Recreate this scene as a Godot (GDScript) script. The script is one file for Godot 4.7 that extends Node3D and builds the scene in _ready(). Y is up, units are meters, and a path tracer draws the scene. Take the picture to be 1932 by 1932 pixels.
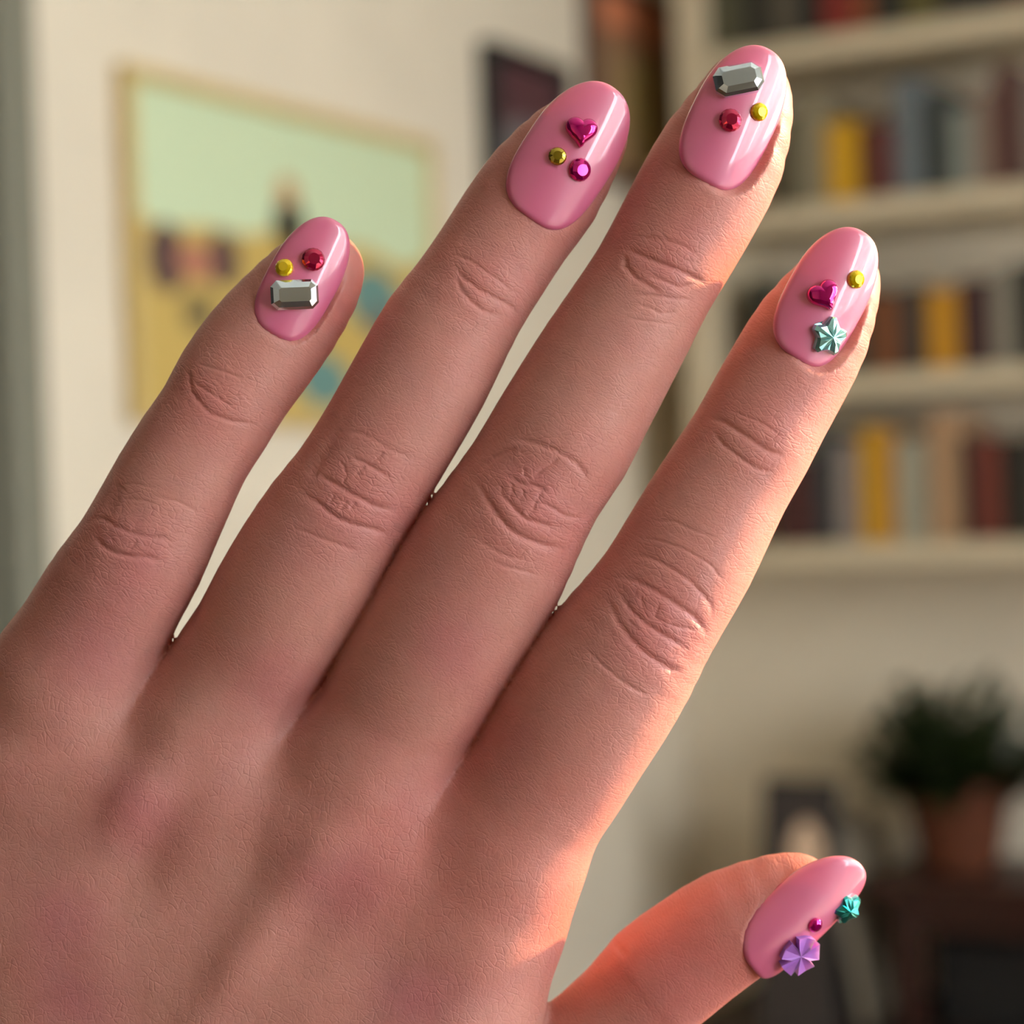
extends Node3D
# A hand with pink nails and glued-on gems, held up in a room. The room's axes: u along the shelf wall, v along the picture wall.

var room := Transform3D(Basis(Vector3(0.8813, 0, 0.4726), Vector3.UP, Vector3(-0.4726, 0, 0.8813)), Vector3(0.304, 0, -3.9))
var used := {}


func _ready() -> void:
	stage()
	var person := build_hand()
	build_nails(person)
	build_shell()
	build_windows()
	build_pictures()
	build_shelf()
	build_books()
	build_corner()


# ---------------------------------------------------------------- camera, sky, sun, window light, exposure
func stage() -> void:
	var cam := Camera3D.new()
	cam.name = "camera"
	cam.position = Vector3(0, 1.25, 0)
	cam.rotation.z = -0.0351
	cam.near = 0.02
	cam.far = 40.0
	var lens := CameraAttributesPhysical.new()
	lens.frustum_focal_length = 12.0 / 0.23277
	lens.frustum_focus_distance = 0.2665
	lens.exposure_aperture = 11.0
	cam.attributes = lens
	cam.fov = 26.2
	add_child(cam)
	cam.current = true
	var sky := ProceduralSkyMaterial.new()
	sky.sky_top_color = Color(0.55, 0.68, 0.86)
	sky.sky_horizon_color = Color(0.93, 0.92, 0.88)
	sky.ground_horizon_color = Color(0.62, 0.6, 0.52)
	sky.ground_bottom_color = Color(0.4, 0.4, 0.34)
	sky.sun_angle_max = 1.0
	sky.sky_energy_multiplier = 1.6
	var env := Environment.new()
	env.background_mode = Environment.BG_SKY
	env.sky = Sky.new()
	env.sky.sky_material = sky
	env.tonemap_mode = Environment.TONE_MAPPER_LINEAR
	env.tonemap_exposure = 0.93
	env.sdfgi_enabled = true
	env.ssao_enabled = true
	env.ssil_enabled = true
	var we := WorldEnvironment.new()
	we.name = "world"
	we.environment = env
	add_child(we)
	var sun := DirectionalLight3D.new()
	sun.name = "sun"
	sun.light_color = Color(1.0, 0.76, 0.5)
	sun.light_energy = 6.0
	sun.light_angular_distance = 1.5
	sun.shadow_enabled = true
	add_child(sun)
	sun.look_at_from_position(Vector3(0.90, 0.30, -0.34), Vector3.ZERO)
	# daylight through the two windows of the right-hand wall: an area light in each opening, as large as the opening
	for w in [[3.275, 1.01, 7.0], [1.9, 1.16, 7.0]]:
		var a := AreaLight3D.new()
		a.name = "window_daylight"
		a.area_size = Vector2(w[1], 1.3)
		a.light_energy = w[2]
		a.light_color = Color(0.94, 0.97, 1.0)
		a.shadow_enabled = true
		add_child(a, true)
		var p := room * Vector3(3.11, 1.55, w[0])
		a.look_at_from_position(p, p - room.basis.x)


# ---------------------------------------------------------------- helpers
func numbered(called: String) -> String:
	if not used.has(called):
		used[called] = 0
		return called
	used[called] += 1
	return "%s_%03d" % [called, used[called]]


func tag(o: Node3D, label: String, category: String, group := "") -> Node3D:
	o.set_meta("label", label)
	o.set_meta("category", category)
	if group:
		o.set_meta("group", group)
	return o


func thing(called: String, at: Transform3D, label: String, category: String, group := "") -> Node3D:
	var o := Node3D.new()
	o.name = numbered(called)
	o.transform = at
	add_child(o)
	return tag(o, label, category, group)


func part(called: String, m: Mesh, material: Material, parent: Node3D, at := Transform3D()) -> MeshInstance3D:
	var o := MeshInstance3D.new()
	o.name = called
	o.mesh = m
	o.material_override = material
	o.transform = at
	if parent == self:
		o.name = numbered(called)
	parent.add_child(o, true)
	return o


func struct(called: String, m: Mesh, material: Material, at := Transform3D()) -> MeshInstance3D:
	var o := part(called, m, material, self, at)
	o.set_meta("kind", "structure")
	return o


func mat(c: Color, rough := 0.7, metal := 0.0) -> StandardMaterial3D:
	var m := StandardMaterial3D.new()
	m.albedo_color = c
	m.roughness = rough
	m.metallic = metal
	return m


func grain(c: Color, rough: float, strength: float, scale: Vector3, seed_of := 1) -> StandardMaterial3D:
	var m := mat(Color.WHITE, rough)
	var n := FastNoiseLite.new()
	n.seed = seed_of
	n.frequency = 0.02
	n.fractal_octaves = 4
	var im := Image.create(256, 256, false, Image.FORMAT_RGB8)
	for y in 256:
		for x in 256:
			var v := 1.0 + strength * n.get_noise_2d(x, y)
			im.set_pixel(x, y, Color(c.r * v, c.g * v, c.b * v))
	m.albedo_texture = ImageTexture.create_from_image(im)
	m.uv1_triplanar = true
	m.uv1_scale = scale
	return m


# a box with chamfered edges, from its two corners
func bevel_box(lo: Vector3, hi: Vector3, b := 0.002) -> ArrayMesh:
	var st := SurfaceTool.new()
	st.begin(Mesh.PRIMITIVE_TRIANGLES)
	add_box(st, lo, hi, b)
	return st.commit()


func add_box(st: SurfaceTool, lo: Vector3, hi: Vector3, b := 0.002) -> void:
	var c := (lo + hi) / 2
	var h := (hi - lo) / 2
	b = minf(b, minf(h.x, minf(h.y, h.z)) * 0.45)
	var axes := [Vector3.RIGHT, Vector3.UP, Vector3.BACK]
	for i in 3:
		for s in [-1.0, 1.0]:
			var n: Vector3 = axes[i] * s
			var u: Vector3 = axes[(i + 1) % 3]
			var v: Vector3 = axes[(i + 2) % 3]
			var o: Vector3 = c + n * h[i]
			var hu: float = h[(i + 1) % 3] - b
			var hv: float = h[(i + 2) % 3] - b
			quad(st, o - u * hu - v * hv, o + u * hu - v * hv, o + u * hu + v * hv, o - u * hu + v * hv, n)
			# the chamfer towards +u and -u, +v and -v of this face (each edge once)
			for t in [-1.0, 1.0]:
				var n2: Vector3 = u * t
				var e := c + n * h[i] + n2 * hu
				var f := c + n * (h[i] - b) + n2 * (hu + b)
				quad(st, e - v * hv, e + v * hv, f + v * hv, f - v * hv, (n + n2).normalized())
	for x in [-1.0, 1.0]:
		for y in [-1.0, 1.0]:
			for z in [-1.0, 1.0]:
				var q := Vector3(x, y, z)
				tri(st, c + q * (h - Vector3(0, b, b)), c + q * (h - Vector3(b, 0, b)), c + q * (h - Vector3(b, b, 0)), q.normalized())


func tri(st: SurfaceTool, a: Vector3, b: Vector3, c: Vector3, n: Vector3) -> void:
	if (b - a).cross(c - a).dot(n) > 0:
		var t := b
		b = c
		c = t
	for p in [a, b, c]:
		st.set_normal(n)
		st.add_vertex(p)


func quad(st: SurfaceTool, a: Vector3, b: Vector3, c: Vector3, d: Vector3, n: Vector3) -> void:
	tri(st, a, b, c, n)
	tri(st, a, c, d, n)


# a flat facet whose normal follows from its corners, facing away from INSIDE
func facet(st: SurfaceTool, p: Array, inside: Vector3) -> void:
	for i in range(1, p.size() - 1):
		var n: Vector3 = (p[i] - p[0]).cross(p[i + 1] - p[0])
		if n.length_squared() < 1e-20:
			continue
		n = n.normalized()
		if n.dot((p[0] + p[i] + p[i + 1]) / 3 - inside) < 0:
			n = -n
		tri(st, p[0], p[i], p[i + 1], n)


func at_room(u: float, y: float, v: float, turn := 0.0) -> Transform3D:
	return room * Transform3D(Basis(Vector3.UP, turn), Vector3(u, y, v))


# ---------------------------------------------------------------- the hand (millimetres in its own frame: x right, y up, z out of its back)
const FINGERS := [
	[[-24.0, 30.1, -1.6, 5.48], [-25.5, 28.0, -1.2, 6.40], [-28.5, 24.1, -0.9, 7.17], [-31.6, 20.2, -0.5, 7.52], [-34.5, 16.1, -0.0, 7.46], [-36.9, 11.8, 0.4, 7.29], [-39.6, 7.7, 0.7, 7.39], [-42.0, 3.3, 0.6, 7.71], [-44.2, -1.1, 0.4, 7.95], [-46.5, -5.6, 0.2, 8.29], [-49.3, -9.8, -0.4, 8.71], [-51.8, -13.9, -1.4, 9.06], [-56.4, -21.6, -2.5, 9.30]],
	[[8.9, 47.0, -1.6, 5.61], [7.1, 44.9, -1.3, 6.53], [3.8, 40.4, -1.0, 7.55], [0.5, 35.9, -0.8, 7.53], [-2.5, 31.2, -0.5, 7.48], [-5.5, 26.6, -0.1, 7.63], [-8.5, 21.9, 0.2, 8.21], [-11.1, 17.0, 0.5, 8.42], [-13.8, 12.2, 0.7, 8.39], [-16.6, 7.4, 0.7, 8.34], [-19.5, 2.8, 0.5, 8.46], [-22.6, -1.8, 0.3, 8.99], [-25.4, -6.5, 0.2, 9.35], [-28.3, -11.3, -0.1, 9.32], [-31.1, -16.1, -0.9, 9.15], [-33.8, -19.7, -1.7, 9.01], [-38.3, -26.9, -2.5, 8.90]],
	[[29.3, 52.0, -1.6, 5.61], [28.6, 49.6, -1.3, 6.53], [26.1, 44.3, -1.1, 8.00], [23.3, 39.1, -0.8, 8.19], [20.5, 34.0, -0.6, 8.05], [17.6, 28.9, -0.3, 7.91], [14.7, 23.9, 0.1, 8.25], [11.7, 18.9, 0.4, 8.62], [8.8, 13.9, 0.6, 8.89], [6.0, 8.9, 0.7, 9.13], [2.9, 4.0, 0.6, 8.97], [-0.1, -1.0, 0.5, 9.48], [-3.0, -6.0, 0.3, 10.13], [-6.0, -10.9, 0.1, 10.26], [-8.9, -15.9, -0.2, 10.26], [-11.8, -21.0, -1.0, 10.41], [-14.7, -26.3, -1.8, 10.21], [-18.1, -32.2, -2.5, 10.23]],
	[[41.0, 28.8, -1.6, 5.08], [39.9, 26.8, -1.3, 6.00], [37.3, 22.2, -1.0, 7.36], [34.7, 17.6, -0.8, 7.68], [32.1, 13.0, -0.5, 7.74], [29.6, 8.4, -0.1, 7.83], [26.8, 3.9, 0.2, 8.05], [24.2, -0.7, 0.5, 8.40], [21.7, -5.3, 0.7, 8.66], [19.0, -9.8, 0.7, 8.75], [16.1, -14.1, 0.5, 9.19], [13.2, -18.5, 0.3, 9.91], [10.3, -22.9, 0.2, 10.23], [7.5, -27.3, -0.1, 10.20], [4.6, -32.1, -0.9, 10.18], [1.3, -37.1, -1.7, 10.21], [-1.7, -42.2, -2.5, 10.37]],
	[[36.0, -48.8, -6.0, 5.40], [33.7, -50.0, -6.0, 6.41], [28.0, -52.8, -6.5, 7.30], [23.3, -56.1, -7.0, 7.58], [18.7, -59.8, -7.5, 7.73], [14.6, -63.9, -8.2, 7.14], [7.6, -71.0, -10.0, 7.66], [-0.4, -79.5, -12.0, 10.34]],
]
const PALM := [
	[[-1.7, -42.4, -3.5, 10.16], [-4.8, -48.0, -4.8, 10.88], [-8.6, -55.6, -6.0, 11.87], [-11.2, -66.6, -7.0, 12.59], [-18.1, -78.4, -8.0, 13.32]],
	[[-18.1, -32.3, -3.0, 10.01], [-22.5, -40.1, -4.0, 11.05], [-29.4, -56.2, -5.5, 11.58], [-35.6, -77.5, -7.0, 12.87]],
	[[-38.5, -27.0, -3.5, 8.83], [-42.7, -36.5, -4.5, 10.07], [-48.3, -52.9, -6.0, 10.80], [-50.0, -77.7, -8.0, 12.91]],
	[[-56.7, -21.7, -4.0, 9.11], [-61.0, -31.3, -5.5, 9.56], [-65.5, -49.8, -7.5, 10.51], [-61.8, -78.0, -9.0, 12.27]],
	[[-14.8, -45.2, -4.5, 9.40], [-22.0, -66.4, -6.0, 11.47]],
	[[-34.6, -38.5, -4.5, 9.13], [-40.2, -66.4, -6.0, 10.80]],
	[[-52.2, -33.9, -5.0, 8.74], [-57.3, -66.6, -7.0, 10.83]],
	[[-37.2, -74.5, -8.5, 15.66], [-48.8, -77.3, -9.0, 15.68]],
]
# creases of the knuckles: width, depth, then points
const CREASES := [
	[0.32, 0.45, -19.7, 9.6, -18.3, 9.4, -16.9, 8.8, -15.5, 8.0, -14.3, 7.3, -13.1, 6.9, -11.8, 6.4],
	[0.30, 0.80, -19.1, 6.4, -17.9, 6.0, -16.9, 5.4, -15.9, 4.8, -14.9, 4.2],
	[0.36, 1.00, -23.5, 4.5, -22.3, 3.8, -21.1, 3.2, -19.9, 2.5, -18.9, 1.9, -17.9, 1.4, -17.1, 0.9, -15.9, 0.6, -14.3, 0.4],
	[0.36, 1.00, -25.3, 1.9, -23.9, 1.3, -22.8, 0.6, -21.8, -0.3, -20.9, -0.9, -19.7, -1.4, -18.5, -1.7, -17.3, -1.9, -16.1, -2.4, -15.2, -2.8],
	[0.28, 0.50, -26.1, -2.0, -24.6, -2.6, -23.1, -3.2, -21.7, -3.7, -20.3, -4.2, -19.1, -4.6],
	[0.80, 0.70, -20.5, 10.2, -21.6, 8.7, -22.8, 6.8, -23.8, 5.0, -24.4, 4.0],
	[0.20, 0.50, -19.1, 4.2, -18.1, 5.2, -17.6, 5.6],
	[0.20, 0.50, -19.8, 4.4, -20.3, 3.5, -19.5, 2.6],
	[0.20, 0.50, -19.7, 0.3, -18.9, 1.2],
	[0.20, 0.50, -17.1, 5.8, -16.1, 6.6, -15.5, 7.2],
	[0.20, 0.50, -22.1, 0.7, -21.3, 2.2],
	[0.20, 0.50, -20.9, -0.0, -19.9, 1.4],
	[0.20, 0.50, -19.9, 4.4, -20.2, 5.4, -20.7, 6.0],
	[0.34, 0.70, 0.2, 8.6, 1.7, 8.5, 3.2, 8.1, 4.7, 7.6, 6.2, 6.8, 7.5, 6.0, 8.5, 4.9, 8.9, 3.9],
	[0.34, 0.60, -3.5, 5.1, -2.0, 6.4, -0.6, 7.1, 0.8, 7.5],
	[0.30, 0.80, -0.4, 4.2, 0.6, 3.6, 1.6, 3.1, 2.5, 3.2, 3.3, 2.8, 4.2, 2.4],
	[0.34, 1.00, -1.4, 1.9, -0.4, 1.1, 0.4, 0.1, 1.4, -0.8, 2.4, -1.2, 3.6, -1.5, 5.0, -1.8],
	[0.40, 1.00, -4.1, 3.3, -3.0, 1.5, -1.8, -0.4, -0.6, -1.9, 0.6, -2.8, 1.8, -3.4, 3.0, -3.8, 4.2, -4.1, 5.7, -4.2],
	[0.26, 0.40, -4.3, -3.3, -2.8, -4.2, -1.6, -5.0, -0.0, -5.5, 2.0, -5.7],
	[0.26, 0.40, -2.6, -5.9, -0.8, -6.6, 1.2, -7.1, 3.0, -7.6],
	[0.28, 0.70, 2.7, 1.1, 4.0, 0.9, 5.0, 0.3, 6.1, -0.4, 7.4, -0.6, 8.2, -0.2],
	[0.26, 0.70, 2.5, 4.2, 3.6, 5.1, 4.7, 5.8, 5.6, 6.5],
	[0.24, 0.50, 3.7, 2.7, 2.8, 1.4, 2.4, 0.3, 1.5, -0.6],
	[0.20, 0.45, 0.1, 3.7, -0.0, 2.2, -0.4, 1.1],
	[0.20, 0.45, 1.2, 2.8, 1.4, 1.9, 0.6, 1.2],
	[0.20, 0.45, -1.2, 3.1, -1.2, 1.9],
	[0.20, 0.45, 1.6, 5.3, 1.5, 4.3, 2.4, 3.9],
	[0.32, 0.60, 14.9, -5.4, 16.9, -5.7, 18.9, -6.7, 21.1, -8.1, 22.7, -9.7, 23.9, -11.2, 24.1, -12.7],
	[0.38, 1.00, 13.1, -8.1, 15.3, -8.6, 17.3, -9.6, 18.9, -10.6, 20.4, -11.7, 21.7, -12.5, 22.7, -13.7, 23.6, -14.9],
	[0.36, 0.90, 13.1, -10.2, 14.3, -11.9, 15.9, -13.4, 17.6, -14.5, 19.2, -15.5, 20.9, -16.5],
	[0.40, 1.00, 11.9, -11.1, 12.8, -13.4, 14.3, -15.4, 15.8, -16.9, 17.4, -18.0, 19.1, -19.0, 20.6, -19.2],
	[0.26, 0.50, 8.9, -16.5, 10.6, -18.2, 12.9, -20.2, 14.8, -21.4, 16.4, -22.2],
	[0.24, 0.50, 18.6, -13.5, 20.4, -13.9, 22.2, -14.2],
	[0.22, 0.35, 17.3, -1.2, 19.7, -1.2, 22.2, -2.4, 24.7, -3.2],
	[0.22, 0.40, 15.6, -3.2, 18.1, -3.6, 21.1, -4.7, 23.9, -6.4, 25.6, -8.6],
	[0.20, 0.45, 17.6, -11.2, 17.1, -12.7, 18.6, -13.4],
	[0.20, 0.45, 15.6, -10.2, 15.8, -11.7],
	[0.20, 0.45, 13.9, -13.0, 15.3, -14.4],
	[0.20, 0.45, 19.7, -15.4, 21.2, -16.7],
	[0.24, 0.40, -47.1, 1.5, -44.9, 1.4, -42.9, 0.9],
	[0.24, 0.40, -43.4, 1.9, -40.4, 1.2, -38.3, 0.0],
	[0.34, 0.90, -50.9, -1.1, -49.4, -1.0, -47.9, -1.8, -46.2, -2.5, -44.4, -3.0, -42.4, -3.1, -41.4, -3.5],
	[0.36, 1.00, -50.4, -3.1, -49.4, -4.3, -47.7, -5.1, -46.1, -5.4, -44.1, -5.5, -42.4, -5.8],
	[0.22, 0.30, -47.9, 3.3, -45.4, 3.3, -42.9, 2.8],
	[0.70, 0.60, -49.4, 0.0, -47.9, 2.4, -47.2, 3.2],
	[0.20, 0.40, -46.2, -2.6, -45.4, -1.6, -44.4, -1.0],
	[0.20, 0.40, -46.4, -5.0, -45.7, -4.0, -45.2, -3.0],
	[0.26, 0.50, -7.1, 31.2, -5.1, 30.5, -3.3, 29.2, -1.1, 27.7, -0.3, 27.0],
	[0.34, 0.80, -7.1, 29.9, -5.8, 28.2, -4.0, 26.9, -2.1, 26.0, -0.5, 25.2, 0.5, 24.5],
	[0.30, 0.70, -6.8, 29.0, -6.3, 27.0, -5.1, 25.5, -3.6, 24.4, -1.6, 23.9],
	[0.36, 1.00, 14.0, 32.0, 15.8, 31.0, 17.6, 30.2, 19.8, 29.4, 22.1, 28.5, 23.5, 28.0],
	[0.36, 0.90, 13.7, 31.4, 13.8, 29.7, 15.1, 28.2, 16.8, 27.2, 18.1, 26.5],
	[0.26, 0.70, 16.5, 28.5, 18.5, 27.9, 20.3, 27.2, 22.1, 28.0],
	[0.26, 0.60, 14.8, 26.2, 17.1, 26.2, 19.5, 25.9, 21.8, 25.9],
	[0.26, 0.50, 15.1, 33.4, 18.0, 33.0, 20.5, 32.4, 22.5, 31.2],
	[0.22, 0.40, 15.0, 25.0, 16.6, 24.7, 18.1, 24.0, 20.3, 24.4],
	[0.22, 0.30, 13.8, 23.4, 15.8, 23.1, 18.0, 22.9, 20.1, 22.6],
	[0.36, 0.90, 24.4, 11.3, 25.9, 10.8, 27.6, 9.6, 29.3, 8.4, 30.9, 7.4, 32.7, 6.9],
	[0.30, 0.70, 24.6, 9.8, 25.6, 8.1, 27.4, 6.6, 29.4, 5.3, 31.4, 4.8],
	[0.22, 0.40, 26.6, 12.2, 28.8, 11.4, 30.8, 10.4, 32.6, 9.1],
	[0.32, 0.80, -39.6, 17.7, -38.9, 14.5, -36.7, 11.9, -34.1, 11.0, -31.5, 10.7],
	[0.24, 0.50, -38.9, 15.8, -36.3, 14.2, -33.8, 12.6],
	[0.22, 0.40, -38.3, 18.0, -35.4, 17.1, -32.5, 16.1],
	[0.50, 1.00, 11.2, -53.5, 12.2, -54.1, 13.2, -55.0, 14.5, -56.0]]
const H := .5
const X0 := -80.0
const Y0 := -98.0
const Z0 := -34.0
const BX := 18
const BY := 21
const BZ := 7
const ZS := 1.06
const TEX := 2048
const TEX_MM := 130.0

var seg := PackedFloat32Array()
var seg_group := PackedInt32Array()
var relief := PackedFloat32Array()
var folds := PackedFloat32Array()


func add_segment(a: Array, b: Array, group: int) -> void:
	var az: float = a[2] * ZS
	var d := Vector3(b[0] - a[0], b[1] - a[1], b[2] * ZS - az)
	for f in [a[0], a[1], az, d.x, d.y, d.z, 1.0 / maxf(d.length_squared(), 1e-6), a[3], b[3] - a[3]]:
		seg.append(f)
	seg_group.append(group)


func smoothed(rows: Array, times: int) -> Array:
	var out := []
	for i in rows.size() - 1:
		var p: Array = rows[maxi(i - 1, 0)]
		var a: Array = rows[i]
		var b: Array = rows[i + 1]
		var q: Array = rows[mini(i + 2, rows.size() - 1)]
		for k in times:
			var t := float(k) / times
			var r := []
			for j in 4:
				r.append(cubic_interpolate(a[j], b[j], p[j], q[j], t))
			out.append(r)
	out.append(rows[-1])
	return out


func sdf(x: float, y: float, z: float, list: PackedInt32Array) -> float:
	z *= ZS
	var palm := 60.0
	var thumb := 60.0
	var f := 60.0
	var one := 60.0
	var last := 0
	for s in list:
		var k := s * 9
		var px := x - seg[k]
		var py := y - seg[k + 1]
		var pz := z - seg[k + 2]
		var dx := seg[k + 3]
		var dy := seg[k + 4]
		var dz := seg[k + 5]
		var t := clampf((px * dx + py * dy + pz * dz) * seg[k + 6], 0.0, 1.0)
		px -= dx * t
		py -= dy * t
		pz -= dz * t
		var d := sqrt(px * px + py * py + pz * pz) - seg[k + 7] - seg[k + 8] * t
		var g := seg_group[s]
		if g < 4:
			# segments come finger by finger: join a finger to those before it when the next one begins
			if g != last:
				var e := maxf(0.3 - absf(f - one), 0.0)
				f = minf(f, one) - e * e * 0.83
				one = 60.0
				last = g
			if d < one:
				one = d
		elif g == 4:
			if d < thumb:
				thumb = d
		else:
			var e := maxf(7.0 - absf(palm - d), 0.0)
			palm = minf(palm, d) - e * e / 28.0
	var e0 := maxf(0.3 - absf(f - one), 0.0)
	f = minf(f, one) - e0 * e0 * 0.83
	var e1 := maxf(1.6 - absf(palm - thumb), 0.0)
	palm = minf(palm, thumb) - e1 * e1 / 6.4
	var e2 := maxf(3.2 - absf(f - palm), 0.0)
	return minf(f, palm) - e2 * e2 / 12.8


func near_list(x: float, y: float, z: float, list: PackedInt32Array, reach: float) -> PackedInt32Array:
	var out := PackedInt32Array()
	var ds := PackedFloat32Array()
	var least := 1e9
	for s in list:
		var k := s * 9
		var px := x - seg[k]
		var py := y - seg[k + 1]
		var pz := z * ZS - seg[k + 2]
		var dx := seg[k + 3]
		var dy := seg[k + 4]
		var dz := seg[k + 5]
		var t := clampf((px * dx + py * dy + pz * dz) * seg[k + 6], 0.0, 1.0)
		px -= dx * t
		py -= dy * t
		pz -= dz * t
		var d := sqrt(px * px + py * py + pz * pz) - seg[k + 7] - seg[k + 8] * t
		ds.append(d)
		least = minf(least, d)
	for i in list.size():
		if ds[i] < least + (reach + 7.0 if seg_group[list[i]] == 5 else reach + 3.5):
			out.append(list[i])
	return out


# height of one point of a groove: adds a soft-edged line into FOLDS
func draw_crease(row: Array) -> void:
	var w: float = row[0]
	var depth: float = row[1]
	var px := TEX / TEX_MM
	for i in range(2, row.size() - 3, 2):
		var a := Vector2((row[i] + TEX_MM / 2) * px, (row[i + 1] + TEX_MM / 2) * px)
		var b := Vector2((row[i + 2] + TEX_MM / 2) * px, (row[i + 3] + TEX_MM / 2) * px)
		var r := w * px
		var m := r * 2.6
		var d := b - a
		var inv := 1.0 / maxf(d.length_squared(), 1e-6)
		var n := (row.size() - 2) / 2 - 1
		var s0 := float(i - 2) / 2
		for ty in range(maxi(0, int(minf(a.y, b.y) - m)), mini(TEX - 1, int(maxf(a.y, b.y) + m)) + 1):
			for tx in range(maxi(0, int(minf(a.x, b.x) - m)), mini(TEX - 1, int(maxf(a.x, b.x) + m)) + 1):
				var p := Vector2(tx, ty) - a
				var t := clampf(p.dot(d) * inv, 0.0, 1.0)
				var q := (p - d * t).length_squared() / (r * r)
				if q < 6.0:
					var along := (s0 + t) / n
					var v := depth * exp(-q) * minf(1.0, minf(along, 1.0 - along) * 5.0 + 0.15)
					var at := ty * TEX + tx
					if v > folds[at]:
						folds[at] = v


# the skin's relief: a lattice of fine furrows on the back, furrows across each finger, and the knuckle creases
func build_relief() -> ImageTexture:
	relief.resize(TEX * TEX)
	folds.resize(TEX * TEX)
	for row in CREASES:
		draw_crease(row)
	var cell := FastNoiseLite.new()
	cell.seed = 11
	cell.noise_type = FastNoiseLite.TYPE_CELLULAR
	cell.cellular_return_type = FastNoiseLite.RETURN_DISTANCE2_SUB
	cell.cellular_jitter = 1.0
	cell.frequency = 1.0
	cell.fractal_type = FastNoiseLite.FRACTAL_NONE
	var wob := FastNoiseLite.new()
	wob.seed = 5
	wob.frequency = 0.28
	wob.fractal_octaves = 2
	var step := TEX_MM / TEX
	# the lattice of the back, in axes turned along the hand
	for ty in TEX:
		var y := (ty + 0.5) * step - TEX_MM / 2
		for tx in TEX:
			var x := (tx + 0.5) * step - TEX_MM / 2
			if y > 0.9 * x + 46.0 or y > 40.0 - 0.9 * x or y > 12.0:
				continue
			var w := wob.get_noise_2d(x, y)
			var a := (x * 0.55 - y * 0.83) * 0.95 + w * 0.45
			var b := (x * 0.83 + y * 0.55) * 1.2 - w * 0.4
			var v := minf(1.0, (cell.get_noise_2d(a, b) + 1.0) * 7.0)
			var v2 := minf(1.0, (cell.get_noise_2d(a * 1.9 + 31.0, b * 1.75) + 1.0) * 4.5)
			relief[ty * TEX + tx] = 0.75 * v * (0.75 + w * 0.8) + 0.3 * v2
	# the fingers: furrows run across
	for f in 5:
		var rows: Array = FINGERS[f]
		var along := 0.0
		for i in rows.size() - 1:
			var a := Vector2(rows[i][0], rows[i][1])
			var b := Vector2(rows[i + 1][0], rows[i + 1][1])
			var d := b - a
			var long := d.length()
			d /= long
			var r := maxf(rows[i][3], rows[i + 1][3]) + 0.8
			var lo := Vector2(minf(a.x, b.x) - r, minf(a.y, b.y) - r)
			var hi := Vector2(maxf(a.x, b.x) + r, maxf(a.y, b.y) + r)
			for ty in range(maxi(0, int((lo.y + TEX_MM / 2) / step)), mini(TEX, int((hi.y + TEX_MM / 2) / step))):
				for tx in range(maxi(0, int((lo.x + TEX_MM / 2) / step)), mini(TEX, int((hi.x + TEX_MM / 2) / step))):
					var x := (tx + 0.5) * step - TEX_MM / 2
					var y := (ty + 0.5) * step - TEX_MM / 2
					var s := (x - a.x) * d.x + (y - a.y) * d.y
					if s < -1.2 or s > long + 1.2:
						continue
					var c := (x - a.x) * -d.y + (y - a.y) * d.x
					if absf(c) > r:
						continue
					var share := clampf(minf(s, long - s) / 1.2 * 0.5 + 0.5, 0.0, 1.0) * clampf((r - absf(c)) * 1.2, 0.0, 1.0)
					if i == rows.size() - 2:
						share *= clampf((long - s) / long, 0.0, 1.0)
					var sw := s + along + 40.0 * f
					var w := wob.get_noise_2d(x * 1.3, y * 1.3)
					var bow := c * c * 0.02
					var v := minf(1.0, (cell.get_noise_2d((sw + bow) * 1.9 + w * 0.5, c * 0.8 + w * 0.3) + 1.0) * 5.0)
					var v2 := minf(1.0, (cell.get_noise_2d((sw + bow) * 2.6 + 9.0, c * 2.4 + 17.0 + w * 0.4) + 1.0) * 4.5)
					var at := ty * TEX + tx
					var joint := 0.0
					for k in 2:
						var jx: float = x - MOUNDS[f + 4 * k][0] if f < 4 else 99.0
						var jy: float = y - MOUNDS[f + 4 * k][1] if f < 4 else 99.0
						joint = maxf(joint, exp(-(jx * jx + jy * jy) / (70.0 - 35.0 * k)))
					var line := (sw + bow * 1.6) * 0.8 + w * 0.9
					var v3 := minf(1.0, absf(line - floorf(line) - 0.5) * 7.0)
					relief[at] = lerpf(relief[at], 0.5 * v * (0.8 + w * 0.6) * (1.0 + joint) + 0.26 * v2 + 0.5 * v3 * joint, share)
			along += long
	var data := PackedFloat32Array()
	data.resize(TEX * TEX)
	for i in TEX * TEX:
		# pictures run downwards
		var row := i / TEX
		data[(TEX - 1 - row) * TEX + i - row * TEX] = relief[i] * 0.34 - folds[i] * 1.0 + 1.2
	var im := Image.create_from_data(TEX, TEX, false, Image.FORMAT_RF, data.to_byte_array())
	return ImageTexture.create_from_image(im)


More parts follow.
